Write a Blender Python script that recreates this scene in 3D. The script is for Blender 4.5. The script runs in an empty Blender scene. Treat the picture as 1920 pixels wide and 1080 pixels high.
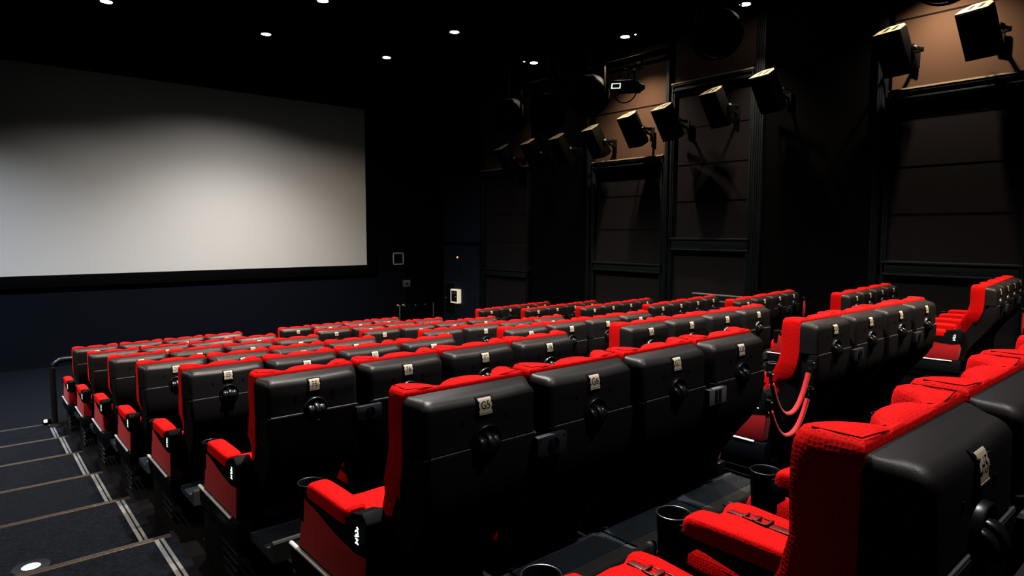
import bpy, bmesh, math, random
from mathutils import Vector, Matrix
random.seed(4)
S = bpy.context.scene
COL = S.collection
CZ = 3.28                      # height of the eye above the floor in front of the screen
R = math.radians

# ------------------------------------------------------------------ materials
def mat(name, col, rough=.6, metal=0., spec=.5, emit=None, es=0., sheen=0., bump=None, coat=0.):
    m = bpy.data.materials.new(name); m.use_nodes = True
    b = m.node_tree.nodes['Principled BSDF']
    b.inputs['Base Color'].default_value = (*col, 1)
    b.inputs['Roughness'].default_value = rough
    b.inputs['Metallic'].default_value = metal
    b.inputs['Specular IOR Level'].default_value = spec
    if sheen: b.inputs['Sheen Weight'].default_value = sheen
    if coat: b.inputs['Coat Weight'].default_value = coat
    if emit:
        b.inputs['Emission Color'].default_value = (*emit, 1); b.inputs['Emission Strength'].default_value = es
    if bump:
        n = m.node_tree.nodes; l = m.node_tree.links
        tc = n.new('ShaderNodeTexCoord'); t = n.new('ShaderNodeTexNoise')
        t.inputs['Scale'].default_value = bump[0]; t.inputs['Detail'].default_value = 4
        bp = n.new('ShaderNodeBump'); bp.inputs['Strength'].default_value = bump[1]; bp.inputs['Distance'].default_value = bump[2]
        l.new(tc.outputs['Object'], t.inputs['Vector']); l.new(t.outputs['Fac'], bp.inputs['Height']); l.new(bp.outputs['Normal'], b.inputs['Normal'])
    return m

def add_noise_colour(m, scale, c1, c2, detail=3, lo=.35, hi=.65):
    n = m.node_tree.nodes; l = m.node_tree.links; b = n['Principled BSDF']
    tc = n.new('ShaderNodeTexCoord'); t = n.new('ShaderNodeTexNoise'); r = n.new('ShaderNodeValToRGB')
    t.inputs['Scale'].default_value = scale; t.inputs['Detail'].default_value = detail
    r.color_ramp.elements[0].position = lo; r.color_ramp.elements[1].position = hi
    r.color_ramp.elements[0].color = (*c1, 1); r.color_ramp.elements[1].color = (*c2, 1)
    l.new(tc.outputs['Object'], t.inputs['Vector']); l.new(t.outputs['Fac'], r.inputs['Fac']); l.new(r.outputs['Color'], b.inputs['Base Color'])

def fabric(name, base, dark, scale, sheen):
    m = mat(name, base, .85, spec=.12, sheen=sheen)
    n = m.node_tree.nodes; l = m.node_tree.links; b = n['Principled BSDF']
    tc = n.new('ShaderNodeTexCoord'); v = n.new('ShaderNodeTexVoronoi'); r = n.new('ShaderNodeValToRGB')
    v.inputs['Scale'].default_value = scale; v.inputs['Randomness'].default_value = .35
    e = r.color_ramp.elements
    e[0].position = .17; e[0].color = (*base, 1); e[1].position = .21; e[1].color = (*dark, 1)
    q = e.new(.29); q.color = (*dark, 1); q = e.new(.34); q.color = (*base, 1)
    l.new(tc.outputs['Object'], v.inputs['Vector']); l.new(v.outputs['Distance'], r.inputs['Fac']); l.new(r.outputs['Color'], b.inputs['Base Color'])
    bp = n.new('ShaderNodeBump'); bp.inputs['Strength'].default_value = .35; bp.inputs['Distance'].default_value = .003
    l.new(v.outputs['Distance'], bp.inputs['Height']); l.new(bp.outputs['Normal'], b.inputs['Normal'])
    return m

M = {}
M['red'] = fabric('red woven upholstery', (.86, .003, .003), (.36, .001, .001), 105, .0)
M['red_panel'] = mat('red carpet panel', (.60, .018, .026), .9, spec=.1, sheen=.1, bump=(300, .3, .002))
M['seam'] = mat('dark red stitching', (.12, .001, .001), .9, spec=.1)
M['buckle'] = mat('dark red rubber', (.16, .002, .002), .45)
M['shell'] = mat('black grained shell', (.0160, .0142, .0152), .42, spec=.30, bump=(260, .22, .0015))
M['gloss'] = mat('gloss black plastic', (.012, .012, .014), .3, spec=.55)
M['matte'] = mat('matte black', (.005, .005, .006), .65, spec=.1)
M['box'] = mat('slate plastic', (.032, .036, .046), .45, spec=.35)
M['tray'] = mat('black lacquer trim', (.006, .008, .011), .3, spec=.5)
M['rib'] = mat('ribbed blue black plate', (.030, .042, .058), .45, spec=.5)
M['kick'] = mat('grey kick plate', (.09, .088, .086), .42, metal=.4)
M['chrome'] = mat('polished metal', (.80, .80, .81), .3, metal=.7)
M['edge'] = mat('grey seam strip', (.17, .17, .18), .4, metal=.3)
M['bar'] = mat('bright brushed bar', (.9, .9, .9), .4, metal=.35)
M['alu'] = mat('ribbed aluminium', (.55, .55, .56), .4, metal=.8)
M['darkalu'] = mat('dark anodised aluminium', (.10, .11, .125), .36, metal=1)
M['plate'] = mat('satin ivory number plate', (.92, .78, .60), .35, metal=0.)
M['ink'] = mat('black lettering', (.004, .003, .003), .6)
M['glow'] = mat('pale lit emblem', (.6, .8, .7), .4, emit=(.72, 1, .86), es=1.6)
M['steel'] = mat('grey speaker plate', (.16, .155, .16), .45, spec=.3)
M['rope'] = mat('red velvet rope', (.75, .012, .02), .7, spec=.25, sheen=.25, bump=(200, .3, .002))
M['carpet'] = mat('navy carpet', (.016, .022, .036), .95, spec=.1, bump=(160, .6, .006))
add_noise_colour(M['carpet'], 38, (.0012, .0021, .0040), (.0044, .0068, .0122), 6)
M['row_floor'] = mat('charcoal row carpet', (.0055, .0052, .0055), .95, spec=.05, bump=(160, .5, .006))
M['nosing'] = mat('bronze ribbed nosing', (.17, .135, .11), .42, metal=.9)
M['ceiling'] = mat('black ceiling paint', (.0018, .0018, .002), .95, spec=.05)
M['black_wall'] = mat('black wall fabric', (.0022, .0024, .003), .95, spec=.05)
M['navy_wall'] = mat('navy wall fabric', (.0032, .005, .010), .9, spec=.1)
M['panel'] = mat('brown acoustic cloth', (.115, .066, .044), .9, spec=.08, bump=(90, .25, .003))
M['panel_low'] = mat('acoustic cloth with painted shade', (.0155, .0140, .0175), .9, spec=.08, bump=(90, .25, .003))  # lower cloth darkened, the light's fall-off down the wall put into its colour
M['frame'] = mat('blue black moulding', (.0065, .0125, .0165), .5, spec=.3)  # blue-black moulding, extra blue painted in for the screen's cool reflection
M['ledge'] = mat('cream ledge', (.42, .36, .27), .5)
M['screen'] = mat('projection screen fabric', (.80, .79, .78), .9, spec=.05)
M['masking'] = mat('black screen masking', (.002, .002, .0025), .95, spec=.05)
M['speaker'] = mat('black speaker cabinet', (.0035, .0033, .003), .5, spec=.1)
M['speaker_top'] = mat('speaker cabinet top with painted lamplight', (.30, .27, .19), .55, spec=.3)  # paler than the black cabinet, lamplight from above put into the colour
M['grille'] = mat('black speaker grille', (.002, .002, .002), .8, spec=.04)
M['lamp'] = mat('lit lamp lens', (1, 1, 1), .5, emit=(1, .97, .92), es=14)
M['step_lamp'] = mat('lit step light', (1, 1, 1), .5, emit=(.92, 1, .98), es=1.5)
M['red_led'] = mat('lit red lamp', (1, .1, .02), .5, emit=(1, .25, .1), es=2.2)
M['white'] = mat('white plastic', (.55, .55, .52), .5)
M['notice'] = mat('lit notice casing', (.9, .82, .6), .5, emit=(1, .88, .6), es=.6)
M['notice_face'] = mat('dark notice face', (.02, .012, .02), .5)
M['grey_metal'] = mat('grey painted metal', (.14, .15, .16), .5)
M['dim'] = mat('charcoal wire', (.012, .012, .013), .5, spec=.2)
M['door_navy'] = mat('navy bay cloth', (.012, .018, .036), .9, spec=.1)
M['door'] = mat('dark grey door leaf', (.020, .030, .034), .5)

# ------------------------------------------------------------------ mesh helpers
def B(): return bmesh.new()
def me(name, bm, m, smooth=True, angle=40):
    bmesh.ops.recalc_face_normals(bm, faces=bm.faces)
    d = bpy.data.meshes.new(name); bm.to_mesh(d); bm.free()
    for x in (m if isinstance(m, (list, tuple)) else [m]): d.materials.append(M[x])
    if smooth:
        d.polygons.foreach_set('use_smooth', [True] * len(d.polygons)); d.set_sharp_from_angle(angle=R(angle))
    return d
def put(name, d, parent=None, loc=(0, 0, 0), rot=(0, 0, 0)):
    o = bpy.data.objects.new(name, d); COL.objects.link(o); o.parent = parent
    o.location = loc; o.rotation_euler = rot
    return o
def empty(name, loc, rz=0):
    o = bpy.data.objects.new(name, None); COL.objects.link(o); o.empty_display_size = .1
    o.location = loc; o.rotation_euler = (0, 0, rz); return o
def tag(o, label, cat, group=None):
    o['label'] = label; o['category'] = cat
    if group: o['group'] = group
    return o
def struct(o): o['kind'] = 'structure'; return o

def box(bm, lo, hi, bev=0, seg=2, mi=0, rot=None):
    g = bmesh.ops.create_cube(bm, size=1)['verts']
    c = [(lo[i] + hi[i]) / 2 for i in range(3)]; s = [abs(hi[i] - lo[i]) for i in range(3)]
    for v in g: v.co = Vector((v.co[0] * s[0], v.co[1] * s[1], v.co[2] * s[2]))
    if rot: bmesh.ops.rotate(bm, verts=g, cent=(0, 0, 0), matrix=rot)
    for v in g: v.co += Vector(c)
    fs = set(f for v in g for f in v.link_faces)
    for f in fs: f.material_index = mi
    if bev:
        es = list(set(e for v in g for e in v.link_edges))
        r = bmesh.ops.bevel(bm, geom=es, offset=bev, segments=seg, profile=.5, affect='EDGES')
        for f in r['faces']: f.material_index = mi
def loft(bm, loops, cap=(True, True), mi=0, closed=True):
    vs = [[bm.verts.new(p) for p in l] for l in loops]; n = len(loops[0])
    for a, b in zip(vs, vs[1:]):
        for i in range(n if closed else n - 1):
            f = bm.faces.new((a[i], a[(i + 1) % n], b[(i + 1) % n], b[i])); f.material_index = mi
    if cap[0]: bm.faces.new(list(reversed(vs[0]))).material_index = mi
    if cap[1]: bm.faces.new(vs[-1]).material_index = mi
    return vs
def tube(bm, pts, r, n=10, mi=0, flat=1.0, up=None):
    pts = [Vector(p) for p in pts]; loops = []
    for i, p in enumerate(pts):
        t = (pts[min(i + 1, len(pts) - 1)] - pts[max(i - 1, 0)]).normalized()
        u = Vector(up) if up else (Vector((0, 0, 1)) if abs(t.z) < .95 else Vector((1, 0, 0)))
        a = t.cross(u).normalized(); b = a.cross(t).normalized()
        rr = r[i] if isinstance(r, (list, tuple)) else r
        loops.append([p + (a * math.cos(2 * math.pi * k / n) * flat + b * math.sin(2 * math.pi * k / n)) * rr for k in range(n)])
    loft(bm, loops, mi=mi)
def prism(bm, poly, axis, a, b, mi=0, bev=0):
    def P(q, t): return {'x': (t, q[0], q[1]), 'y': (q[0], t, q[1]), 'z': (q[0], q[1], t)}[axis]
    vs = loft(bm, [[P(q, a) for q in poly], [P(q, b) for q in poly]], mi=mi)
    if bev:
        es = list(set(e for l in vs for v in l for e in v.link_edges))
        bmesh.ops.bevel(bm, geom=es, offset=bev, segments=2, profile=.5, affect='EDGES')
def lathe(bm, prof, c, n=24, axis='z', mi=0, cap=(True, True)):
    def P(r, h, a):
        x, y = r * math.cos(a), r * math.sin(a)
        q = {'z': (x, y, h), 'x': (h, x, y), 'y': (x, h, y)}[axis]
        return Vector(q) + Vector(c)
    loft(bm, [[P(r, h, 2 * math.pi * k / n) for k in range(n)] for r, h in prof], cap=cap, mi=mi)
def lerp(xs, ys, x):
    if x <= xs[0]: return ys[0]
    for i in range(len(xs) - 1):
        if x <= xs[i + 1]:
            t = (x - xs[i]) / (xs[i + 1] - xs[i]); return ys[i] + (ys[i + 1] - ys[i]) * t
    return ys[-1]

# ------------------------------------------------------------------ the cinema seat
# local frame: origin on the floor, +Y towards the screen, plate height H0; zr is measured from the number plate
H0 = 1.36
HW = .288
def wing(x):          # plan of the headrest front: two wings, two valleys, a centre pillow
    a = abs(x)
    base = lerp([0, .04, .075, .10, .12, .14, .165, .20, .24, .30], [-.060, -.063, -.078, -.094, -.100, -.094, -.070, -.032, -.008, 0], a)
    return base
ZS = [-.64, -.60, -.54, -.46, -.38, -.30, -.22, -.14, -.05, .01, .04, .058, .070, .076]
YF = [.53, .51, .47, .415, .355, .300, .262, .244, .248, .247, .245, .241, .234, .222]
YR = [.36, .34, .30, .245, .185, .140, .112, .100, .098, .098, .098, .098, .100, .106]
AM = [.55, .55, .55, .55, .6, .7, .85, .95, 1, 1, 1, 1, 1, 1]
IN = [0, 0, 0, 0, 0, 0, 0, 0, 0, 0, .002, .005, .011, .022]
def back_loop(i):
    z, yf, yr, am, ins = ZS[i], YF[i], YR[i], AM[i], IN[i]
    hw = (.228 if z < -.42 else .248 if z < -.34 else .280 if z < -.25 else HW) - ins * .8; pts = []
    n = 28
    for k in range(n + 1):
        x = -hw + 2 * hw * k / n
        e = max(0, (abs(x) - (hw - .045)) / .045)
        y = yf + am * wing(x) - .045 * (1 - math.sqrt(max(0, 1 - e * e)))
        dz = -.010 * math.exp(-((abs(x) - .12) / .03) ** 2) if z > .03 else 0
        pts.append((x, y, z + dz + H0))
    for k in range(n + 1):
        x = hw - 2 * hw * k / n
        pts.append((x, yr, z + H0 - (.006 if z > .05 else 0)))
    return pts
def m_backrest():
    bm = B(); vs = loft(bm, [back_loop(i) for i in range(len(ZS))], cap=(False, False)); n = len(vs[0])
    for l in (vs[0], vs[-1]):
        for k in range(n // 2 - 1): bm.faces.new((l[k], l[k + 1], l[n - 2 - k], l[n - 1 - k]))
    return me('backrest', bm, 'red')
def m_seam(sx):
    bm = B(); pts = []
    for i in range(6, len(ZS)):
        pts.append((sx * .122, YF[i] + AM[i] * wing(.122) + .0005, ZS[i] + H0 - (.008 if ZS[i] > .03 else 0)))
    for t in (.3, .6, .9): pts.append((sx * (.122 + .03 * t), YF[-1] + wing(.122) + (.104 - YF[-1] - wing(.122)) * t, .0735 + H0 - .006))
    x, y0, y1 = sx * (HW - .024), YF[-1] - .022, .112
    pts += [(sx * .20, .106, H0 + .0735), (x, y1, H0 + .0755), (x, (y0 + y1) / 2, H0 + .0757), (x, y0, H0 + .0755)]
    tube(bm, pts, .0016, 6)
    return me('stitching', bm, 'seam')
def shell_loop(z, yr, hf, hr, ins, yf, rc=.03):
    hr -= ins; hf -= ins * .8; yr += ins; pts = [(hf, yf), (hf - .002, yf - .02)]
    k = (hr - hf) / (yr - yf)
    # right rear rounded corner
    cx, cy = hr - rc, yr + rc
    for a in range(6):
        t = R(18 * a); pts.append((cx + rc * math.cos(t), cy - rc * math.sin(t)))
    for x in [hr * .6, hr * .3, 0, -hr * .3, -hr * .6]: pts.append((x * .95, yr))
    for a in range(5, -1, -1):
        t = R(18 * a); pts.append((-cx - rc * math.cos(t), cy - rc * math.sin(t)))
    pts += [(-hf + .002, yf - .02), (-hf, yf)]
    return [(x, y, z) for x, y in pts]
def m_shell_top():
    bm = B(); loops = []
    for z, ins in [(-.150, .004), (-.147, 0), (-.06, 0), (.005, 0), (.020, .003), (.032, .009), (.041, .018), (.046, .030)]:
        l = shell_loop(z, -.003 + (.0 if z > -.1 else -.004), .292, .262, ins, .100)
        if z > .0:
            l = [(x, y, zz + (y - .03) * .12 * min(1, z / .03) - .010 * (1 - (x / .29) ** 2) * min(1, z / .03)) for x, y, zz in l]
        loops.append([(x, y, zz + H0) for x, y, zz in l])
    loft(bm, loops)
    for sx in (-1, 1):                                       # small square screw covers
        box(bm, (sx * .105 - .006, -.0055, H0 - .062), (sx * .105 + .006, -.002, H0 - .046), mi=1)
    return me('back_shell', bm, ['shell', 'matte'])
LZ = [-.157, -.158, -.20, -.28, -.36, -.44, -.52, -.60, -.68, -.75, -.80]
LY = [-.008, -.016, -.016, -.012, .004, .050, .112, .170, .220, .250, .258]
LF = [.10, .10, .11, .14, .18, .23, .28, .33, .40, .45, .45]
LW = [.262, .266, .266, .260, .250, .240, .236, .232, .228, .225, .224]
def m_shell_low():
    bm = B(); loops = []
    for z, yr, yf, w in zip(LZ, LY, LF, LW):
        loops.append([(x, y, zz + H0) for x, y, zz in shell_loop(z, yr, w + .012, w, 0, yf + .02, .028)])
    loft(bm, loops)
    return me('lower_back_shell', bm, 'shell')
def m_strip():
    bm = B(); tube(bm, [(x, -.0105, H0 - .1535) for x in (-.245, -.12, 0, .12, .245)], .0034, 8); return me('trim_strip', bm, 'edge')
def plate_pt(x, s, off=0.):
    # s: 0 top end .. 1 lower end, wrapped over the rear top edge of the shell
    prof = [(.040, .0335), (.022, .030), (.012, .0265), (.004, .019), (-.0015, .008), (-.0045, -.006), (-.006, -.040)]
    L = [0]
    for a, b in zip(prof, prof[1:]): L.append(L[-1] + math.hypot(b[0] - a[0], b[1] - a[1]))
    d = s * L[-1]
    for i in range(len(prof) - 1):
        if d <= L[i + 1] + 1e-9:
            t = (d - L[i]) / (L[i + 1] - L[i]); a, b = prof[i], prof[i + 1]
            y, z = a[0] + (b[0] - a[0]) * t, a[1] + (b[1] - a[1]) * t
            ty, tz = b[0] - a[0], b[1] - a[1]; q = math.hypot(ty, tz)
            ny, nz = tz / q, -ty / q
            return Vector((x, y + ny * off, z + nz * off + H0))
def strip(bm, hw, s0, s1, o0, o1, n=14, mi=0):
    loops = []
    for k in range(n + 1):
        s = s0 + (s1 - s0) * k / n
        loops.append([plate_pt(-hw, s, o0), plate_pt(-hw, s, o1), plate_pt(hw, s, o1), plate_pt(hw, s, o0)])
    loft(bm, loops, mi=mi)
def m_plate():
    bm = B(); strip(bm, .030, .36, .90, .000, .0052)
    strip(bm, .030, .925, .955, 0, .006)
    return me('number_plate', bm, 'plate')
def m_plate_frame():
    bm = B(); strip(bm, .0375, .27, 1, -.004, .0030)
    for sx in (-1, 1):
        for s in (.50, .72): 
            p = plate_pt(sx * .032, s, .005); box(bm, p - Vector((.004, .003, .004)), p + Vector((.004, .003, .004)), .001)
    return me('plate_frame', bm, 'matte')
def m_lettering(txt):
    c = bpy.data.curves.new('t', 'FONT'); c.body = txt; c.align_x = 'CENTER'; c.align_y = 'CENTER'; c.size = .036 if len(txt) < 3 else .028; c.resolution_u = 2
    o = bpy.data.objects.new('t', c); COL.objects.link(o)
    d = bpy.data.meshes.new_from_object(o.evaluated_get(bpy.context.evaluated_depsgraph_get()))
    bpy.data.objects.remove(o); bpy.data.curves.remove(c)
    for v in d.vertices:
        s = .63 - v.co.y / .088
        v.co = plate_pt(v.co.x, min(.89, max(.37, s)), .0060)
    d.materials.clear(); d.materials.append(M['ink']); d.name = 'lettering'
    return d
def m_socket():
    bm = B()
    lathe(bm, [(.030, .004), (.052, .001), (.060, -.016), (.064, -.019), (.067, -.016), (.069, .004)], (0, -.004, H0 - .140), 32, 'y')
    lathe(bm, [(.055, .0), (.05, -.006)], (0, -.008, H0 - .140), 28, 'y', mi=1)
    return me('air_nozzle', bm, ['gloss', 'matte'])
def m_roller():
    bm = B()
    for x0, x1 in ((-.046, -.018), (-.014, .014), (.018, .046)):
        prof = []
        for k in range(7):
            t = k / 6; h = x0 + (x1 - x0) * t
            r = .046 - .010 * abs((x0 + x1) / 2 / .032) ** 2 - .004 * (2 * t - 1) ** 4
            prof.append((r, h))
        lathe(bm, prof, (0, -.010, H0 - .148), 24, 'x')
    lathe(bm, [(.034, -.044), (.034, .044)], (0, -.010, H0 - .148), 20, 'x')
    return me('roller', bm, 'gloss')
def m_cushion():
    bm = B(); loops = []
    n = 20
    for y, zt in [(.36, -.640), (.45, -.636), (.60, -.640), (.75, -.636), (.88, -.628), (.95, -.634), (.985, -.65), (1.0, -.68), (1.0, -.74)]:
        l = []
        for k in range(n + 1):
            x = -.238 + .476 * k / n; a = abs(x)
            h = lerp([0, .10, .145, .158, .172, .20, .225, .238], [0, .003, -.004, -.022, .004, .022, .016, -.014], a)
            l.append((x, y, zt + h + H0))
        l += [(.238, y, -.78 + H0), (-.238, y, -.78 + H0)]
        loops.append(l)
    loft(bm, loops); return me('seat_cushion', bm, 'red')
def m_buckle():
    bm = B()
    for y0, y1, w in ((.79, .835, .024), (.842, .882, .022)):           # two linked buckle frames on a strap
        for sx in (-1, 1): box(bm, (.158 + sx * w - .005, y0, H0 - .640), (.158 + sx * w + .005, y1, H0 - .624), .003)
        for y in (y0, y1): box(bm, (.158 - w - .003, y - .006, H0 - .638), (.158 + w + .003, y + .006, H0 - .622), .003)
    box(bm, (.136, .64, H0 - .650), (.180, .80, H0 - .632), .005)
    box(bm, (.142, .88, H0 - .648), (.174, .955, H0 - .630), .005)
    box(bm, (.148, .46, H0 - .660), (.168, .66, H0 - .642), .004)
    return me('buckle_strap', bm, 'buckle')
def m_base():
    bm = B(); box(bm, (-.235, .30, .44), (.235, .97, .60), .012)
    return me('seat_pan', bm, 'matte')
def m_arm():        # local x measured from the arm's centre line
    bm = B(); loops = []
    for y, zt, ins in [(.440, -.462, .012), (.450, -.452, .004), (.50, -.449, 0), (.62, -.448, 0), (.74, -.450, 0), (.80, -.455, .001), (.822, -.468, .006), (.83, -.485, .014)]:
        w = .050 - ins; l = []
        for k in range(9):
            t = math.pi * k / 8; l.append((w * math.copysign(abs(math.cos(t)) ** .55, math.cos(t)), y, zt - .026 + .026 * math.sin(t) ** .6 + H0))
        l += [(-w, y, -.520 + H0), (w, y, -.520 + H0)]
        loops.append(l)
    loft(bm, loops); return me('armrest', bm, 'red')
def m_arm_base():
    bm = B()
    prism(bm, [(.27, -.46), (.31, -.425), (.39, -.45), (.44, -.475), (.455, -.505), (.83, -.505), (.855, -.55), (.74, -.545), (.60, -.580), (.50, -.602), (.38, -.605), (.275, -.595)], 'x', -.046, .046, bev=.008)
    for v in bm.verts: v.co.z += H0
    return me('armrest_bracket', bm, 'matte')
def m_cup():
    bm = B()
    lathe(bm, [(.040, -.66), (.047, -.655), (.052, -.56), (.056, -.497), (.057, -.490), (.053, -.488), (.049, -.497), (.046, -.58), (.042, -.645)], (0, .888, H0), 28)
    box(bm, (-.04, .82, H0 - .60), (.04, .85, H0 - .50), .004)
    tube(bm, [(.055 * math.cos(t), .888 + .055 * math.sin(t), H0 - .489) for t in [2 * math.pi * k / 32 for k in range(33)]], .0028, 8, mi=1)
    return me('cup_holder', bm, ['matte', 'darkalu'])
def m_box(grille):
    bm = B()
    rot = Matrix.Rotation(R(6), 3, 'Z')
    box(bm, (-.080, -.046, H0 - .252), (.080, -.0172, H0 - .168), .003, mi=0)
    box(bm, (-.075, -.02, H0 - .235), (-.048, .02, H0 - .185), .002, mi=0)
    if grille:
        for i in range(2):
            for j in range(6): box(bm, (-.030 + .034 * i, -.0485, H0 - .242 + .0118 * j), (-.004 + .034 * i, -.0455, H0 - .236 + .0118 * j), mi=1)
    else:
        lathe(bm, [(.031, -.046), (.031, -.050), (.024, -.047)], (.004, 0, H0 - .21), 20, 'y', mi=1)
        box(bm, (-.010, -.050, H0 - .236), (.006, -.046, H0 - .182), .002, mi=2)
        for q in ((-.066, -.18), (.066, -.18), (-.066, -.24), (.066, -.24)): lathe(bm, [(.004, -.048), (.004, -.045)], (q[0], 0, H0 + q[1]), 8, 'y', mi=2)
    return me('nozzle_box', bm, ['steel' if grille else 'box', 'ink' if grille else 'matte', 'gloss'])
def m_side_panel():
    bm = B(); prism(bm, [(.845, -.53), (.87, -.55), (.935, -.79), (.31, -.79), (.285, -.59), (.45, -.59), (.60, -.56), (.74, -.53)], 'x', -.043, .040, bev=.006)
    for v in bm.verts: v.co.z += H0
    return me('side_panel', bm, 'red_panel')
def m_side_tray():
    bm = B(); prism(bm, [(1.0, -.795), (.995, -.90), (.93, -.93), (.28, -.93), (.28, -.795)], 'x', -.056, .03, bev=.006)
    for v in bm.verts: v.co.z += H0
    return me('side_trim', bm, 'tray')
def m_side_bar():
    bm = B(); tube(bm, [(-.052, 1.0, H0 - .797), (-.052, .36, H0 - .797)], .009, 10, flat=1.2); return me('chrome_bar', bm, 'bar')
def m_emblem():
    bm = B(); x = -.0475
    def pt(a, b): return (x, .350 + a * .62, H0 - .535 + b * .62)
    tube(bm, [pt(.017 * math.cos(t), .033 + .015 * math.sin(t)) for t in [2 * math.pi * k / 14 for k in range(13)]], .0026, 6)
    tube(bm, [pt(-.024, .018), pt(.024, .004)], .0025, 6)
    tube(bm, [pt(.000, -.004), pt(0, -.036)], .0026, 6)
    tube(bm, [pt(-.016, -.008), pt(.016, -.008)], .0023, 6); tube(bm, [pt(-.019, -.036), pt(.019, -.036)], .0026, 6)
    lathe(bm, [(.004, -.002), (.004, .002)], pt(-.016, .062), 8, 'x'); lathe(bm, [(.003, -.002), (.003, .002)], pt(-.006, .068), 8, 'x')
    return me('emblem', bm, 'glow')

D = dict(back=m_backrest(), seaml=m_seam(-1), seamr=m_seam(1), strip=m_strip(), top=m_shell_top(), low=m_shell_low(), plate=m_plate(), pframe=m_plate_frame(), sock=m_socket(), roll=m_roller(),
         cush=m_cushion(), buck=m_buckle(), pan=m_base(), arm=m_arm(), armb=m_arm_base(), cup=m_cup(), nbox=m_box(False), gbox=m_box(True),
         side=m_side_panel(), tray=m_side_tray(), bar=m_side_bar(), emb=m_emblem())

ORD = ['', 'first', 'second', 'third', 'fourth', 'fifth', 'sixth', 'seventh', 'eighth']
def arm_set(root, x, side=0):
    a = put('armrest', D['arm'], root, (x, 0, 0)); a['label'] = 'red padded armrest'
    b = put('armrest_bracket', D['armb'], root, (x, 0, 0))
    put('cup_holder', D['cup'], root, (x, 0, 0))
    if side:
        sc = (1, 1, 1) if side < 0 else (-1, 1, 1)
        p = put('side_panel', D['side'], root, (x, 0, 0)); p.scale = sc
        t = put('side_trim', D['tray'], root, (x, 0, 0)); t.scale = sc
        put('chrome_bar', D['bar'], t, (0, 0, 0)); 
        e = put('emblem', D['emb'], b, (0, 0, 0)); e.scale = sc
def seat(code, loc, rz, k, block, label):
    r = empty('cinema_chair', loc, rz); tag(r, label, 'chair', 'red cinema chairs of the %s' % block)
    b = put('backrest', D['back'], r); b['label'] = 'red woven backrest with wings'; put('stitching', D['seaml'], b); put('stitching', D['seamr'], b)
    put('back_shell', D['top'], r); put('trim_strip', D['strip'], r); put('lower_back_shell', D['low'], r)
    f = put('plate_frame', D['pframe'], r)
    pl = put('number_plate', D['plate'], f); pl['label'] = 'metal number plate reading ' + code
    put('lettering', m_lettering(code), r)
    s = put('air_nozzle', D['sock'], r); put('roller', D['roll'], s)
    c = put('seat_cushion', D['cush'], r); c['label'] = 'red seat cushion'; put('buckle_strap', D['buck'], c)
    put('seat_pan', D['pan'], r)
    if k == 0: arm_set(r, -.30, -1)
    arm_set(r, .30, 1 if k == 3 else 0)
    if k in (0, 2): put('nozzle_box', D['gbox' if k == 2 and block.startswith('aisle') else 'nbox'], r, (.312, 0, 0))
    return r

def m_motion_base():
    bm = B()
    box(bm, (-.30, .72, 0), (2.10, 1.14, .36), .012)
    box(bm, (-.33, .27, .36), (2.13, 1.0, .425), .01)
    return me('base_frame', bm, 'matte')
def m_louvre():
    bm = B()
    for j in range(4): box(bm, (-.345, .30 + .015 * j, .353 - .052 * j), (-.325, .62 - .02 * j, .361 - .052 * j), .002)
    return me('side_louvre', bm, 'darkalu')
def m_foot():
    bm = B(); loops = []
    prof = [(1.40, .375), (1.405, .385), (1.425, .385), (1.43, .365), (1.445, .347), (1.475, .331), (1.515, .322), (1.555, .320)]
    y = 1.56
    while y < 1.715:
        prof += [(y, .3165), (y + .005, .3165), (y + .0055, .3215), (y + .0115, .3215)]; y += .012
    prof += [(1.722, .325), (1.732, .325), (1.735, .312), (1.742, .316), (1.75, .316), (1.755, .29), (1.75, .275), (1.40, .275)]
    prism(bm, [(a, b) for a, b in prof], 'x', -.292, .292)
    for f in bm.faces:
        if f.normal.z > -.2 and abs(f.normal.x) < .5 and f.calc_center_median().y < 1.556: f.material_index = 1
    return me('foot_plate', bm, ['rib', 'kick'], angle=25)
def m_foot_arm():
    bm = B()
    for x in (-.2, .2): box(bm, (x - .02, 1.10, .245), (x + .02, 1.70, .275), .004); box(bm, (x - .02, 1.12, 0), (x + .02, 1.18, .25), .004)
    return me('foot_support', bm, 'matte')
D.update(mb=m_motion_base(), lou=m_louvre(), foot=m_foot(), farm=m_foot_arm())

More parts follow.
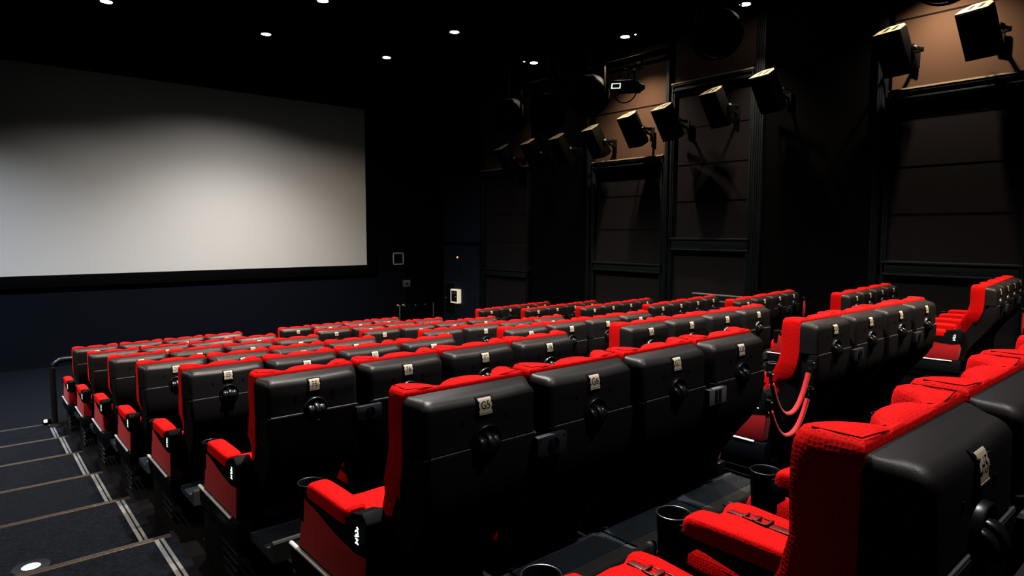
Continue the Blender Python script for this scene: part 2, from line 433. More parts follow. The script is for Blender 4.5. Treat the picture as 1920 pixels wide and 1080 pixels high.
ROWS = 'HGFEDCBA'
DZ = dict(H=.431, G=.631, F=.826, E=1.033, D=1.237, C=1.409, B=1.581, A=1.732)
YP = {r: 1.843 + (i - 1) * 1.519 for i, r in enumerate(ROWS)}
FLOOR = {r: CZ - DZ[r] - H0 for r in ROWS}
X1, X2, X3 = 1.447, 1.447 + 1.8 + 1.203, 8.845
ROT3 = R(5.59)
BL = {1: 'aisle-side block', 2: 'middle block', 3: 'wall-side block'}
def block(row, sec, seats=4):
    z = FLOOR[row]; y = YP[row]; i = ROWS.index(row) + 1
    if sec == 1: org, rz = Vector((X1, y, z)), 0.
    elif sec == 2: org, rz = Vector((X2, y, z)), 0.
    else: org, rz = Vector((X3, y + .047, z)), ROT3
    base = empty('motion_platform', org, rz)
    tag(base, 'black motion platform with ribbed foot plates under %s, %s row from the camera' % (BL[sec], ORD[i]), 'platform', 'motion platforms under the chairs')
    put('base_frame', D['mb'], base); lv = put('side_louvre', D['lou'], base)
    for k in range(4):
        f = put('foot_plate', D['foot'], base, (.6 * k, 0, 0)); f['label'] = 'ribbed metal foot plate'
        put('foot_support', D['farm'], f)
    for k in range(seats):
        num = 5 + (sec - 1) * 4 + k; code = row + str(num)
        p = org + Vector((.6 * k * math.cos(rz), .6 * k * math.sin(rz), 0))
        lab = 'red cinema chair with plate %s, %s from aisle in %s, %s row from camera' % (code, ORD[k + 1], BL[sec], ORD[i])
        seat(code, p, rz, k, BL[sec], lab)
for r in ROWS:
    for s in (1, 2, 3):
        if r == 'H' and s > 1: continue
        block(r, s)

# ------------------------------------------------------------------ floors, steps
XA = 1.06                                      # edge between the aisle and the seat platforms
XW = 13.0; YS = 19.0; XL = -4.2; YB = -5.0; ZC = CZ + 4.6
def slab(bm, lo, hi): box(bm, lo, hi)
bm = B(); slab(bm, (XL, YP['A'] + 1.69, -.2), (XW + .3, YS + .3, 0)); slab(bm, (XA, YP['A'] + 2.2, -.2), (XW, YP['A'] + 1.69 + .001, -.0005))
struct(put('floor', me('floor', bm, 'carpet', smooth=False)))
bm = B(); bs = B()
ys = [YP[r] for r in ROWS]
for i, r in enumerate(ROWS):
    y = YP[r]; z = FLOOR[r]
    y0 = YB if r == 'H' else y + .171
    slab(bm, (XL, y0, -.2), (XA, y + 1.69, z))
    y0 = YB if r == 'H' else y + .681
    slab(bs, (XA, y0, -.2), (XW + .3, y + 2.2, z))
struct(put('floor_aisle', me('floor_aisle', bm, 'carpet', smooth=False)))
struct(put('floor_rows', me('floor_rows', bs, 'row_floor', smooth=False)))
n = 0
for r in ROWS:
    y = YP[r] + 1.69; z = FLOOR[r]; n += 1
    bm = B()
    for k in range(3): box(bm, (XL, y - .050 + .018 * k, z - .001), (XA - .005, y - .041 + .018 * k, z + .005), .001)
    box(bm, (XL, y - .055, z - .03), (XA - .005, y + .004, z + .002), .002)
    struct(put('trim_%d' % n, me('nosing', bm, 'nosing', smooth=False)))
    n += 1; bm = B()
    y0 = YP[r] + .17 + .06
    for x, w in ((.955, .014), (.992, .011)): box(bm, (x - w, y0, z - .001), (x + w, y - .06, z + .004), .001)
    struct(put('trim_%d' % n, me('edge_strip', bm, 'alu', smooth=False)))

# ------------------------------------------------------------------ walls, ceiling
def wall(name, lo, hi, m): 
    bm = B(); box(bm, lo, hi); return struct(put(name, me(name, bm, m, smooth=False)))
wall('wall_front', (XL, YS + .12, -.2), (XW + .3, YS + .32, ZC), 'black_wall')
bm = B(); box(bm, (XL, YS + .09, 0), (XW - 1.4, YS + .13, 1.95)); struct(put('wall_front_dado', me('dado', bm, 'navy_wall', smooth=False)))
wall('wall_left', (XL - .2, YB, -.2), (XL, YS + .3, ZC), 'black_wall')
wall('wall_back', (XL, YB - .2, -.2), (XW + .3, YB, ZC), 'black_wall')
wall('wall_right', (XW + .12, YB, -.2), (XW + .3, YS + .3, ZC), 'black_wall')
wall('ceiling', (XL - .2, YB - .2, ZC), (XW + .3, YS + .3, ZC + .2), 'ceiling')
def bay(idx, y0, y1, rail0, rail1, ledge, floor_z, upper='panel', ztop=None):
    """a framed bay on the side wall: lower panel, rail, upper panel, ledge, washed panel above"""
    W = XW; zt = ztop or ZC
    bm = B(); f = .10
    for a, b in ((y0, y0 + f), (y1 - f, y1)):
        box(bm, (W - .02, a, floor_z), (W + .12, b, ledge), .012)
        box(bm, (W - .045, a + .035, floor_z), (W - .015, b - .035, ledge), .008)
    for a, b in ((rail0, rail1), (ledge - .22, ledge - .03)):
        box(bm, (W - .02, y0, a), (W + .12, y1, b), .012)
        box(bm, (W - .05, y0 + .03, b - .05), (W - .01, y1 - .03, b - .01), .008)
        box(bm, (W - .045, y0 + .03, a + .03), (W - .01, y1 - .03, a + .07), .008)
    struct(put('trim_%d' % (20 + idx), me('bay_frame', bm, 'frame', angle=30)))
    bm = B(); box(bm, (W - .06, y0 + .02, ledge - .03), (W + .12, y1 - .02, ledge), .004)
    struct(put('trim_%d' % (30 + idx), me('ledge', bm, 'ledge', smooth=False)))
    bm = B(); box(bm, (W + .07, y0 + f, rail1), (W + .12, y1 - f, ledge - .2)); box(bm, (W + .07, y0 + f, floor_z), (W + .12, y1 - f, rail0))
    zz = rail1 + .85
    while zz < ledge - .4: box(bm, (W + .062, y0 + f, zz), (W + .072, y1 - f, zz + .012), mi=1); zz += .85
    struct(put('wall_right_panel_%d' % idx, me('cloth_panel', bm, ['panel_low', 'matte'], smooth=False)))
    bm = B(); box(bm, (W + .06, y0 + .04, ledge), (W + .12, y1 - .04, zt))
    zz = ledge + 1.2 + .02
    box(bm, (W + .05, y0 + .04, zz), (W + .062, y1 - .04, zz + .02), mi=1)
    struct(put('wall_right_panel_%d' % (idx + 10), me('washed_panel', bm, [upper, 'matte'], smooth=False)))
bay(1, 2.46, 4.64, CZ - .78, CZ - .48, CZ + 2.60, FLOOR['F'])
bay(2, 7.24, 9.36, CZ - .42, CZ - .09, CZ + 3.52, FLOOR['C'])
bay(3, 9.52, 11.86, CZ - 1.0, CZ - .74, CZ + 1.90, FLOOR['B'])
bay(4, 14.4, 16.66, CZ - 1.36, CZ - 1.12, CZ + 2.02, 0)
# pilasters between bays, flat navy bay near the screen
for i, (y0, y1) in enumerate(((7.02, 7.22), (4.68, 4.82), (9.38, 9.50), (11.9, 12.02), (2.2, 2.42))):
    bm = B(); box(bm, (XW - .04, y0, FLOOR['C'] if y0 > 4 else FLOOR['F']), (XW + .12, y1, ZC), .01)
    for q in (.25, .5, .75): box(bm, (XW - .065, y0 + (y1 - y0) * q - .014, FLOOR['D']), (XW - .035, y0 + (y1 - y0) * q + .014, ZC), .006)
    struct(put('trim_%d' % (41 + i), me('pilaster', bm, 'frame', angle=30)))
bm = B(); box(bm, (XW + .03, 16.84, 0), (XW + .12, 18.9, CZ - .42)); struct(put('wall_right_panel_20', me('flat_panel', bm, 'door_navy', smooth=False)))
bm = B(); box(bm, (XW + .05, 16.84, CZ - .30), (XW + .12, 18.9, CZ + 1.9)); struct(put('wall_right_panel_21', me('flat_panel', bm, 'door_navy', smooth=False)))
bm = B(); box(bm, (XW + .05, 4.84, FLOOR['E']), (XW + .12, 7.0, ZC)); struct(put('wall_right_panel_22', me('flat_panel', bm, 'panel_low', smooth=False)))
bpy.data.meshes['flat_panel.002'].materials[0] = M['black_wall']
# door leaf in the navy bay
dr = struct(empty('door_1', (XW, 18.45, 0)))
bm = B(); box(bm, (.0, -.30, .40), (.035, .32, 1.60), .006); bm2 = B(); box(bm2, (-.01, -.26, .46), (.004, .28, 1.54), .004)
put('door_leaf', me('door_leaf', bm, 'door'), dr); put('door_panel', me('door_panel', bm2, 'navy_wall'), dr)
bm = B(); lathe(bm, [(.022, -.05), (.025, -.03), (.012, -.01), (.012, .01)], (0, .24, 1.02), 14, 'x'); put('door_handle', me('door_handle', bm, 'chrome'), dr)

# ------------------------------------------------------------------ screen
sc = empty('cinema_screen', (3.85, YS, CZ + 1.45)); tag(sc, 'large blank grey white projection screen across the front wall', 'screen')
bm = B(); box(bm, (-6.21, -.005, -2.48), (6.21, .015, 2.48)); put('screen_fabric', me('screen_fabric', bm, 'screen', smooth=False), sc)
bm = B()
for lo, hi in (((-6.55, 0, 2.47), (6.55, .08, 2.85)), ((-6.55, 0, -2.78), (6.55, .08, -2.47)), ((-6.55, 0, -2.5), (-6.20, .08, 2.5)), ((6.20, 0, -2.5), (6.55, .08, 2.5))): box(bm, lo, hi, .01)
put('masking_frame', me('masking_frame', bm, 'masking'), sc)

# ------------------------------------------------------------------ lights
def spot(name, loc, power, size, col=(1, .88, .72), blend=1., tilt=(0, 0, 0), r=.06):
    l = bpy.data.lights.new(name, 'SPOT'); l.energy = power; l.spot_size = R(size); l.spot_blend = blend; l.color = col; l.shadow_soft_size = r
    o = bpy.data.objects.new(name, l); COL.objects.link(o); o.location = loc; o.rotation_euler = tilt; return o
def m_can():
    bm = B(); lathe(bm, [(.135, -.012), (.135, 0), (.10, 0), (.10, -.012)], (0, 0, 0), 28); lathe(bm, [(.112, -.014), (.135, -.014), (.138, -.010), (.138, 0)], (0, 0, 0), 28, cap=(False, False)); return me('trim_ring', bm, 'matte')
def m_lens():
    bm = B(); lathe(bm, [(.105, -.016), (.105, -.013)], (0, 0, 0), 28); return me('lens', bm, 'lamp')
CAN, LENS = m_can(), m_lens()
WARM = (1, .78, .55); COOL = (.80, .88, 1); NEUT = (1, .86, .68); WHITE = (1, .95, .89)
DL = [((2.49, 15.35), 480, 128, WHITE, 'above the left part of the screen'), ((5.66, 15.37), 2300, 114, WHITE, 'above the middle of the screen'), ((8.77, 15.29), 420, 134, WARM, "above the screen's far corner"),
      ((5.73, 12.46), 1300, 84, NEUT, 'at the upper edge of the view above the screen'), ((8.86, 12.37), 1300, 104, NEUT, 'behind the screen-corner lamp, over the front rows'),
      ((12.03, 13.14), 130, 110, WARM, 'over the two far round fans by the side wall'), ((12.08, 10.04), 1000, 112, WARM, 'over the lamp-lit narrow wall bay'), ((12.21, 7.08), 700, 82, WARM, 'beside the lit pilaster at the top of the wall')]
for (x, y), p, size, c, where in DL:
    d = empty('ceiling_downlight', (x, y, ZC)); tag(d, 'small round lit ceiling downlight ' + where, 'ceiling light', 'recessed ceiling downlights')
    put('trim_ring', CAN, d); put('lens', LENS, d)
    spot('downlight_and_fill_beam', (x, y, ZC - .03), p, size, c)
# the ceiling lamp grid carried on outside the view, plus added fill beams
for x, y, p, size, c in [(2.5, 12.4, 1300, 84, NEUT), (2.5, 9.4, 1300, 84, NEUT), (5.7, 9.4, 1300, 84, NEUT), (8.8, 9.4, 1300, 104, NEUT),
                (2.5, 6.4, 1300, 84, NEUT), (5.7, 6.4, 1300, 84, NEUT), (8.8, 6.4, 1300, 104, NEUT), (2.5, 3.3, 2100, 118, WHITE), (5.7, 3.3, 1300, 84, NEUT), (8.8, 3.3, 1300, 104, NEUT),
                (12.3, 3.75, 650, 124, WARM), (7.2, .1, 3000, 84, WARM), (9.4, .2, 500, 90, WARM), (3.6, -.4, 620, 96, WHITE), (5.66, 15.37, 1300, 142, WHITE),  # added: white beam behind the eye for chair backs, wide second screen beam
                (-.7, 15.3, 1500, 118, COOL), (-3.6, 12.4, 1900, 130, COOL), (-3.6, 9.4, 1700, 130, NEUT), (-3.6, 6.4, 420, 130, NEUT)]:  # beams at the far left added as fill on the chairs' aisle sides
    spot('downlight_and_fill_beam', (x, y, ZC - .03), p, size, c)

# ------------------------------------------------------------------ speakers on the side wall
def m_cab():
    bm = B()
    plan = [(-.19, -.24), (-.19, .24), (.02, .24), (.17, .13), (.17, -.13), (.02, -.24)]
    prism(bm, plan, 'z', -.39, .39, bev=.008); return me('cabinet', bm, 'speaker', angle=25)
def m_spk_grille():
    bm = B(); box(bm, (-.205, -.222, -.37), (-.186, .222, .37), .008); 
    box(bm, (-.2075, -.03, -.345), (-.203, .03, -.325), .001, mi=1)
    lathe(bm, [(.010, -.2085), (.012, -.203)], (0, .03, .06), 10, 'x', mi=1); return me('grille', bm, ['grille', 'grey_metal'])
def m_top():
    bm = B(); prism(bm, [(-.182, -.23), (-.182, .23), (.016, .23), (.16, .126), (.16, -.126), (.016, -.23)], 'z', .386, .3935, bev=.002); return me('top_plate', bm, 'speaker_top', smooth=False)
def m_slot():
    bm = B(); box(bm, (-.095, -.030, .390), (.085, .030, .397), .003); return me('handle_slot', bm, 'matte')
def m_mount():
    bm = B()
    for sy in (-1, 1): box(bm, (-.02, sy * .262 - .008, -.05), (.10, sy * .262 + .008, .05), .004); box(bm, (.07, sy * .262 - .008, -.025), (.30, sy * .262 + .008, .025), .004)
    box(bm, (.28, -.27, -.04), (.31, .27, .04), .004); tube(bm, [(.30, 0, 0), (.42, 0, -.06), (.56, 0, -.10)], .028, 12)
    box(bm, (.54, -.07, -.24), (.57, .07, .08), .006); return me('wall_mount', bm, 'matte')
def m_knob():
    bm = B(); lathe(bm, [(.026, .262), (.030, .275), (.030, .292), (.018, .297)], (.03, 0, 0), 14, 'y'); return me('knob', bm, 'chrome')
TOP = m_top()
CAB, GRI, SLOT, MNT, KNOB = m_cab(), m_spk_grille(), m_slot(), m_mount(), m_knob()
SP = [(3.12, 3.52, 'nearest and largest in the row along the side wall'), (4.33, 3.46, 'in front of the lit wall bay nearest the camera'), (6.62, 3.15, 'on the black wall just right of the lit pilaster'),
      (7.76, 3.00, 'under the bright ledge left of the lit pilaster'), (9.02, 2.85, 'dimly lit, just right of the narrow lit bay'), (10.02, 2.80, 'against the narrow lit wall bay'),
      (11.2, 2.64, 'just left of the narrow lit wall bay'), (12.4, 2.56, 'below the dim fans, third from the screen end'), (13.55, 2.54, 'with a bright rim, second from the screen end'), (14.7, 2.50, 'nearest the screen, last of the row')]
TILT = R(-31); SYAW = R(-12)
for y, zt, where in SP:
    # the cabinet's face looks into the room and down
    c = empty('surround_speaker', (12.46, y, CZ + zt - .30), SYAW); tag(c, 'black wall speaker tilted downwards, ' + where, 'speaker', 'surround speakers along the side wall')
    for nm, d, par in (('cabinet', CAB, c),): cab = put(nm, d, c, rot=(0, TILT, 0))
    put('grille', GRI, c, rot=(0, TILT, 0))
    tp = put('top_plate', TOP, c, rot=(0, TILT, 0)); tp['label'] = 'cabinet top with two slots, lamplight painted into its cream colour'
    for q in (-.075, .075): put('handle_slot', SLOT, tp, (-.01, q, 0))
    m = put('wall_mount', MNT, c)
    put('knob', KNOB, m)
    kk = put('knob', KNOB, m); kk.scale = (1, -1, 1)
# ------------------------------------------------------------------ round fans
def m_fan():
    bm = B(); lathe(bm, [(.46, -.16), (.48, -.14), (.48, .14), (.46, .16), (.445, .15), (.445, -.15)], (0, 0, 0), 40, 'x', cap=(False, False))
    lathe(bm, [(.44, .12), (.44, .13)], (0, 0, 0), 40, 'x'); return me('housing', bm, 'matte')
def m_guard():
    bm = B()
    for r in (.12, .2, .28, .36, .43): tube(bm, [(-.165, r * math.cos(t), r * math.sin(t)) for t in [2 * math.pi * k / 32 for k in range(33)]], .004, 5)
    for k in range(12):
        t = math.pi * k / 6; tube(bm, [(-.165, .07 * math.cos(t), .07 * math.sin(t)), (-.16, .46 * math.cos(t), .46 * math.sin(t))], .004, 5)
    lathe(bm, [(.07, -.175), (.075, -.16)], (0, 0, 0), 20, 'x'); return me('guard', bm, 'dim')
def m_blade():
    bm = B()
    prism(bm, [(.07, -.03), (.25, -.10), (.41, -.08), (.42, .03), (.26, .07), (.07, .03)], 'x', -.006, .006)
    bmesh.ops.rotate(bm, verts=bm.verts, cent=(0, 0, 0), matrix=Matrix.Rotation(R(28), 3, 'Y')); return me('blade', bm, 'matte')
def m_hang():
    bm = B()
    for sy in (-1, 1): box(bm, (-.03, sy * .495 - .008, -.05), (.03, sy * .495 + .008, .60), .003)
    box(bm, (-.03, -.503, .58), (.03, .503, .60), .003); return me('hanger_yoke', bm, 'matte')
FAN, GUA, BLA, HAN = m_fan(), m_guard(), m_blade(), m_hang()
for x, y, zc, where in ((11.4, 3.36, 3.92, 'cut by the upper edge'), (11.5, 7.25, 3.90, 'hiding the wall left of the lit pilaster'), (11.6, 10.72, 3.28, 'left of the stage lamp'),
                        (11.5, 12.0, 3.05, 'right one of the far pair near the screen'), (11.5, 13.55, 3.15, 'left one of the far pair near the screen')):
    f = empty('ceiling_fan', (x, y, CZ + zc)); tag(f, 'round black drum fan under the ceiling, ' + where, 'fan', 'round drum fans under the ceiling')
    rt_ = (0, R(-18), R(22))
    h = put('housing', FAN, f, rot=rt_); g = put('guard', GUA, f, rot=rt_)
    for k in range(5): put('blade', BLA, h, rot=(R(72 * k), 0, 0))
    put('hanger_yoke', HAN, f)
    bm = B(); tube(bm, [(0, 0, .59), (0, 0, 4.6 - zc)], .022, 10); put('drop_rod', me('drop_rod', bm, 'matte'), f)
# ------------------------------------------------------------------ lighting bar and lamp
t = empty('lighting_bar', (11.9, 12.5, CZ + 3.80)); tag(t, 'black twin-pipe lighting bar hung along the side wall', 'lighting bar')
for dz, hgt in ((0, .035), (.17, .065)):
    bm = B(); box(bm, (-.03, -3.95, dz - hgt), (.03, 3.6, dz + hgt), .008); put('pipe', me('pipe', bm, 'matte'), t)
for k in range(11):
    bm = B(); y = -3.8 + .7 * k; box(bm, (-.012, y - .03, 0), (.012, y + .03, .17), .003); put('strut', me('strut', bm, 'matte'), t)
for y in (-2.78, -.5, 2.2):
    bm = B(); tube(bm, [(0, y, .2), (0, y, .80)], .018, 8); put('drop_rod', me('drop_rod', bm, 'matte'), t)
l = empty('stage_lamp', (11.8, 9.76, CZ + 3.36)); l.scale = (1.5, 1.5, 1.5); tag(l, 'black stage lamp with bright rectangular label hanging from the lighting bar', 'stage light')
rz = R(10)
bm = B(); box(bm, (-.10, -.20, -.085), (.13, .20, .085), .012); prism(bm, [(-.20, -.07), (-.20, .07), (-.28, .03), (-.28, -.03)], 'x', -.08, .11)
bmesh.ops.rotate(bm, verts=bm.verts, cent=(0, 0, 0), matrix=Matrix.Rotation(R(8), 3, 'X')); put('lamp_housing', me('lamp_housing', bm, 'matte'), l)
bm = B()
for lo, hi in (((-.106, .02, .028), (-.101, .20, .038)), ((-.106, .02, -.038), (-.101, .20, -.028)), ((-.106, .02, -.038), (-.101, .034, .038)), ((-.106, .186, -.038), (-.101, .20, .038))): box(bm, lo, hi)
bmesh.ops.rotate(bm, verts=bm.verts, cent=(0, 0, 0), matrix=Matrix.Rotation(R(8), 3, 'X')); o = put('label_frame', me('label_frame', bm, 'glow'), l); o['label'] = 'pale label outline given its own glow'  # label is no lamp, its brightness is an emissive colour
bm = B(); tube(bm, [(0, -.16, .08), (0, -.17, .16), (0, -.10, .24), (0, .05, .27), (0, .12, .20), (0, .13, .08)], .012, 8); put('cable_loop', me('cable_loop', bm, 'matte'), l)
bm = B(); tube(bm, [(0, .22 * math.cos(q), -.06 + .18 * math.sin(q)) for q in [math.pi + math.pi * k / 12 for k in range(13)]], .010, 8); put('yoke', me('yoke', bm, 'matte'), l)
bm = B(); tube(bm, [(.04, .0, .08), (.07, .0, .254)], .011, 8); put('hanging_clamp', me('hanging_clamp', bm, 'matte'), l)
for y, z in ((10.56, 4.13), (10.34, 4.17)):
    q = empty('junction_box', (XW + .02, y, CZ + z)); tag(q, 'small pale square box on the lit wall above the stage lamp, %s one' % ('screen-side' if y > 10.5 else 'near-side'), 'wall box', 'pale wall boxes behind the lighting bar')
    bm = B(); box(bm, (-.02, -.075, -.07), (.04, .075, .07), .006); put('casing', me('casing', bm, 'white'), q)
    bm = B(); lathe(bm, [(.03, -.03), (.034, -.018)], (0, 0, 0), 14, 'x'); put('cover', me('cover', bm, 'ledge'), q)
# ------------------------------------------------------------------ small ceiling fittings
for x, y, where in ((4.62, 13.9, 'beside the thin ceiling conduit'), (11.69, 13.15, 'left of the far side-wall downlight'), (12.06, 9.72, 'right of the downlight over the narrow lit bay'), (4.5, 17.8, 'over the top edge of the screen')):
    q = empty('ceiling_indicator', (x, y, ZC)); tag(q, 'tiny lit ceiling indicator lamp ' + where, 'indicator light', 'tiny ceiling indicator lamps')
    bm = B(); lathe(bm, [(.05, -.035), (.06, -.01), (.06, 0)], (0, 0, 0), 16); put('body', me('body', bm, 'matte'), q)
    bm = B(); lathe(bm, [(.020, -.042), (.024, -.034)], (0, 0, 0), 12); put('lens', me('lens', bm, 'lamp' if y < 15 and x > 6 else 'white'), q)
q = empty('ceiling_conduit', (4.5, 14.15, ZC - .06)); tag(q, 'thin grey conduit running across the black ceiling near the screen', 'conduit')
bm = B(); tube(bm, [(-1.2, 0, 0), (1.0, 0, 0)], .014, 8); put('pipe', me('pipe', bm, 'matte'), q)
for x in (-1, 0, .9):
    bm = B(); box(bm, (x - .012, -.02, -.016), (x + .012, .02, .06)); put('clip', me('clip', bm, 'grey_metal'), q)
# ------------------------------------------------------------------ ropes between the chair blocks
def swag(p0, p1, drop, r):
    bm = B(); a, b = Vector(p0), Vector(p1); pts = []
    for k in range(25):
        t = k / 24; p = a.lerp(b, t); u = 2 * t - 1
        p.z -= drop * (1 - abs(u) ** 2.3); pts.append(p)
    tube(bm, pts, r, 12); return bm
YR_ = YP['G'] + .02
for z0, drop, where in ((CZ - .875, .225, 'upper'), (CZ - 1.045, .19, 'lower')):
    o = empty('barrier_rope', (3.62, YR_, z0)); tag(o, '%s red velvet rope hanging across the gap between two chair blocks' % where, 'rope', 'rope barrier in the gap of the second row')
    put('rope', me('rope', swag((.03, 0, -.02), (.505, 0, -.02), drop, .0155), 'rope'), o)
    for x, sx in ((.0, 1), (.535, -1)):
        bm = B(); tube(bm, [(x - sx * .008, 0, .045), (x + sx * .012, 0, .035), (x + sx * .018, 0, .0), (x + sx * .03, 0, -.03)], .010, 8); box(bm, (x - .016, -.016, .03), (x + .016, .016, .06), .004)
        e = put('end_hook', me('end_hook', bm, 'gloss'), o)
        bm = B(); lathe(bm, [(.005, -.024), (.005, -.014)], (x, 0, .045), 8, 'y'); put('screw', me('screw', bm, 'chrome'), e)
for loc, rz, where in (((10.99, YP['E'] + .20, CZ - 1.14), ROT3, 'fourth row'), ((10.36, YP['G'] + .115, CZ - 1.0), ROT3, 'second row')):
    o = empty('hanging_rope', loc, rz); tag(o, 'short red rope hanging doubled behind the wall-side block, %s' % where, 'rope', 'unhooked ropes on the wall-side block')
    bm = B(); tube(bm, [(0, 0, 0), (-.01, 0, -.10), (-.03, 0, -.20), (-.02, 0, -.27), (.01, 0, -.28), (.02, 0, -.20), (.012, 0, -.06)], .014, 10); put('rope', me('rope', bm, 'rope'), o)
    bm = B(); tube(bm, [(0, .0, .0), (0, -.01, .04), (0, .03, .06)], .010, 8); put('end_hook', me('end_hook', bm, 'gloss'), o)
# ------------------------------------------------------------------ hand rails
o = empty('handrail', (1.02, 12.42, FLOOR['A'] - .0)); tag(o, 'black tubular guard rail in front of the first row beside the aisle steps', 'railing')
bm = B(); h = 1.06; rr = .16
pts = [(0, 0, .02), (0, 0, h - rr)] + [(rr - rr * math.cos(R(a)), 0, h - rr + rr * math.sin(R(a))) for a in (15, 30, 45, 60, 75, 90)] + [(2.9 - rr, 0, h)] + [(2.9 - rr + rr * math.sin(R(a)), 0, h - rr + rr * math.cos(R(a))) for a in (15, 30, 45, 60, 75, 90)] + [(2.9, 0, .02)]
tube(bm, pts, .042, 16); put('rail_tube', me('rail_tube', bm, 'gloss'), o)
for x in (0, 2.9):
    bm = B(); lathe(bm, [(.10, 0), (.10, .012), (.06, .03), (.045, .05)], (x, 0, 0), 24); put('floor_flange', me('floor_flange', bm, 'matte'), o)
o = empty('guide_light', (.93, 12.62, FLOOR['A'])); tag(o, 'small black floor guide light with a bright face at the foot of the guard rail', 'guide light')
bm = B(); box(bm, (-.055, -.06, 0), (.10, .06, .10), .01); put('casing', me('casing', bm, 'matte'), o)
bm = B(); box(bm, (-.048, -.068, .045), (.0, -.058, .092), .003); put('lens', me('lens', bm, 'step_lamp'), o)
o = empty('wall_handrail', (11.9, 7.3, FLOOR['D'])); tag(o, 'grey double-bar handrail in the far aisle beside the side wall', 'railing')
for z in (1.33, 1.20):
    bm = B(); box(bm, (-.022, -.55, z - .016), (.022, .62, z + .016), .006); put('bar', me('bar', bm, 'alu'), o)
for y in (-.45, .5):
    bm = B(); tube(bm, [(0, y, 0), (0, y, 1.32)], .02, 10); put('post', me('post', bm, 'matte'), o)
# ------------------------------------------------------------------ fittings on the front wall, door bay, floor
o = empty('call_panel', (11.28, YS + .12, CZ - .86)); tag(o, 'small square grey-framed panel on the black wall beside the screen', 'wall panel')
bm = B(); box(bm, (-.20, -.05, -.20), (.20, 0, .20), .01); put('casing', me('casing', bm, 'black_wall'), o)
bm = B()
for lo, hi in (((-.21, -.065, .165), (.21, -.045, .205)), ((-.21, -.065, -.205), (.21, -.045, -.165)), ((-.21, -.065, -.205), (-.17, -.045, .205)), ((.17, -.065, -.205), (.21, -.045, .205))): box(bm, lo, hi, .003)
put('frame', me('frame', bm, 'white'), o)
o = empty('socket_box', (11.60, YS + .12, CZ - 1.72)); tag(o, 'small grey socket box low on the wall right of the screen', 'socket')
bm = B(); box(bm, (-.15, -.05, -.115), (.15, 0, .115), .008); put('casing', me('casing', bm, 'grey_metal'), o)
bm = B(); box(bm, (-.05, -.056, -.03), (.05, -.048, .03), .003); put('socket_face', me('socket_face', bm, 'matte'), o)
o = empty('low_cabinet', (11.55, YS - .38, 0)); tag(o, 'low black cabinet with pale corner posts against the front wall', 'cabinet')
bm = B(); box(bm, (-.64, -.25, .02), (.64, .30, .86), .01); put('body', me('body', bm, 'black_wall'), o)
for x in (-.66, .66):
    bm = B(); box(bm, (x - .014, -.28, 0), (x + .014, -.25, .92), .003); put('corner_post', me('corner_post', bm, 'grey_metal'), o)
for x in (-.42, 0, .38):
    bm = B(); lathe(bm, [(.030, 0), (.030, .02), (.018, .03)], (x, -.18, .86), 12); put('knob', me('knob', bm, 'grey_metal'), o)
for x, w in ((11.05, 'left'), (11.26, 'right')):
    o = empty('microphone_stand', (x, YS - .26, .8615)); tag(o, 'slim dark stand with a pale foot on the low cabinet, %s of the two' % w, 'stand', 'slim stands on the low cabinet')
    bm = B(); tube(bm, [(0, 0, .03), (0, 0, .95)], .010, 8); put('pole', me('pole', bm, 'matte'), o)
    bm = B(); lathe(bm, [(.045, 0), (.045, .015), (.02, .04)], (0, 0, 0), 14); put('base', me('base', bm, 'white'), o)
o = empty('wall_notice', (XW + .03, 18.08, CZ - 2.16)); tag(o, 'small lit notice box with cream casing on the navy wall', 'notice box')
bm = B(); box(bm, (-.15, -.21, -.24), (0, .21, .24), .006); put('casing', me('casing', bm, 'notice'), o)
bm = B(); box(bm, (-.155, -.165, -.19), (-.148, .165, .19), .002); f = put('notice_face', me('notice_face', bm, 'notice_face'), o)
bm = B()
for y, z in ((.07, .10), (-.05, .12), (-.08, -.02)): lathe(bm, [(.028, -.159), (.028, -.154)], (0, y, z), 12, 'x')
put('printed_mark', me('printed_mark', bm, 'white'), f)
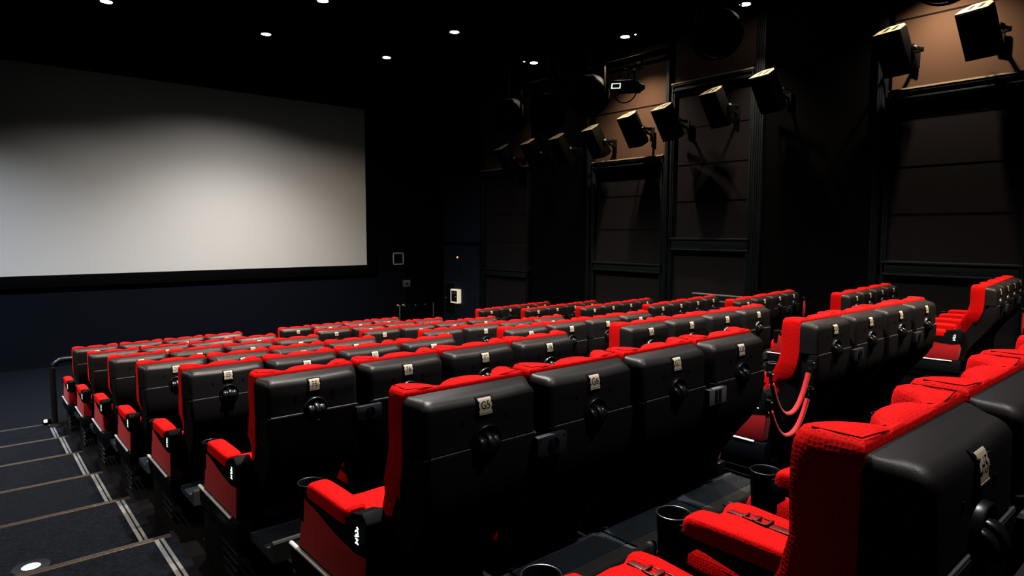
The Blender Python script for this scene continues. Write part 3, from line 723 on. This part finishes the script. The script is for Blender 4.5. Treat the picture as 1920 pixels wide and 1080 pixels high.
o = empty('wall_indicator_switch', (XW + .03, 18.03, CZ - .82)); tag(o, 'tiny red lit lamp high on the navy wall panel', 'indicator light')
bm = B(); box(bm, (-.03, -.05, -.05), (0, .05, .05), .006); put('casing', me('casing', bm, 'matte'), o)
bm = B(); lathe(bm, [(.03, -.05), (.036, -.03)], (0, 0, 0), 14, 'x'); put('lens', me('lens', bm, 'red_led'), o)
o = empty('step_light', (.27, 5.60, FLOOR['E'])); tag(o, 'round lit floor light set in the carpet of the aisle step', 'floor light')
bm = B(); lathe(bm, [(.115, 0), (.115, .006), (.060, .010), (.058, .004)], (0, 0, 0), 36, cap=(True, False)); put('rim', me('rim', bm, 'darkalu'), o)
bm = B(); lathe(bm, [(.057, .004), (.050, .009)], (0, 0, 0), 32); put('lens', me('lens', bm, 'step_lamp'), o)

# ------------------------------------------------------------------ camera, view
yaw, pit, rol = R(40.6305), R(4.8403), R(.14317)
fw = Vector((math.sin(yaw) * math.cos(pit), math.cos(yaw) * math.cos(pit), -math.sin(pit)))
rt = Vector((math.cos(yaw), -math.sin(yaw), 0)); up = rt.cross(fw)
r2 = math.cos(rol) * rt + math.sin(rol) * up; u2 = math.cos(rol) * up - math.sin(rol) * rt
cam = bpy.data.cameras.new('camera'); cam.sensor_width = 36; cam.lens = 36 * 1206.45 / 1920; cam.clip_start = .02
co = bpy.data.objects.new('camera', cam); COL.objects.link(co)
co.matrix_world = Matrix(((r2.x, u2.x, -fw.x, 0), (r2.y, u2.y, -fw.y, 0), (r2.z, u2.z, -fw.z, CZ), (0, 0, 0, 1)))
S.camera = co
w = bpy.data.worlds.new('world'); S.world = w; w.use_nodes = True
w.node_tree.nodes['Background'].inputs['Color'].default_value = (0, 0, 0, 1)
S.view_settings.view_transform = 'Standard'; S.view_settings.look = 'None'; S.view_settings.gamma = 1; S.view_settings.use_curve_mapping = False
S.view_settings.exposure = 0
S.cycles.use_denoising = True
S.cycles.diffuse_bounces = 0; S.cycles.glossy_bounces = 0
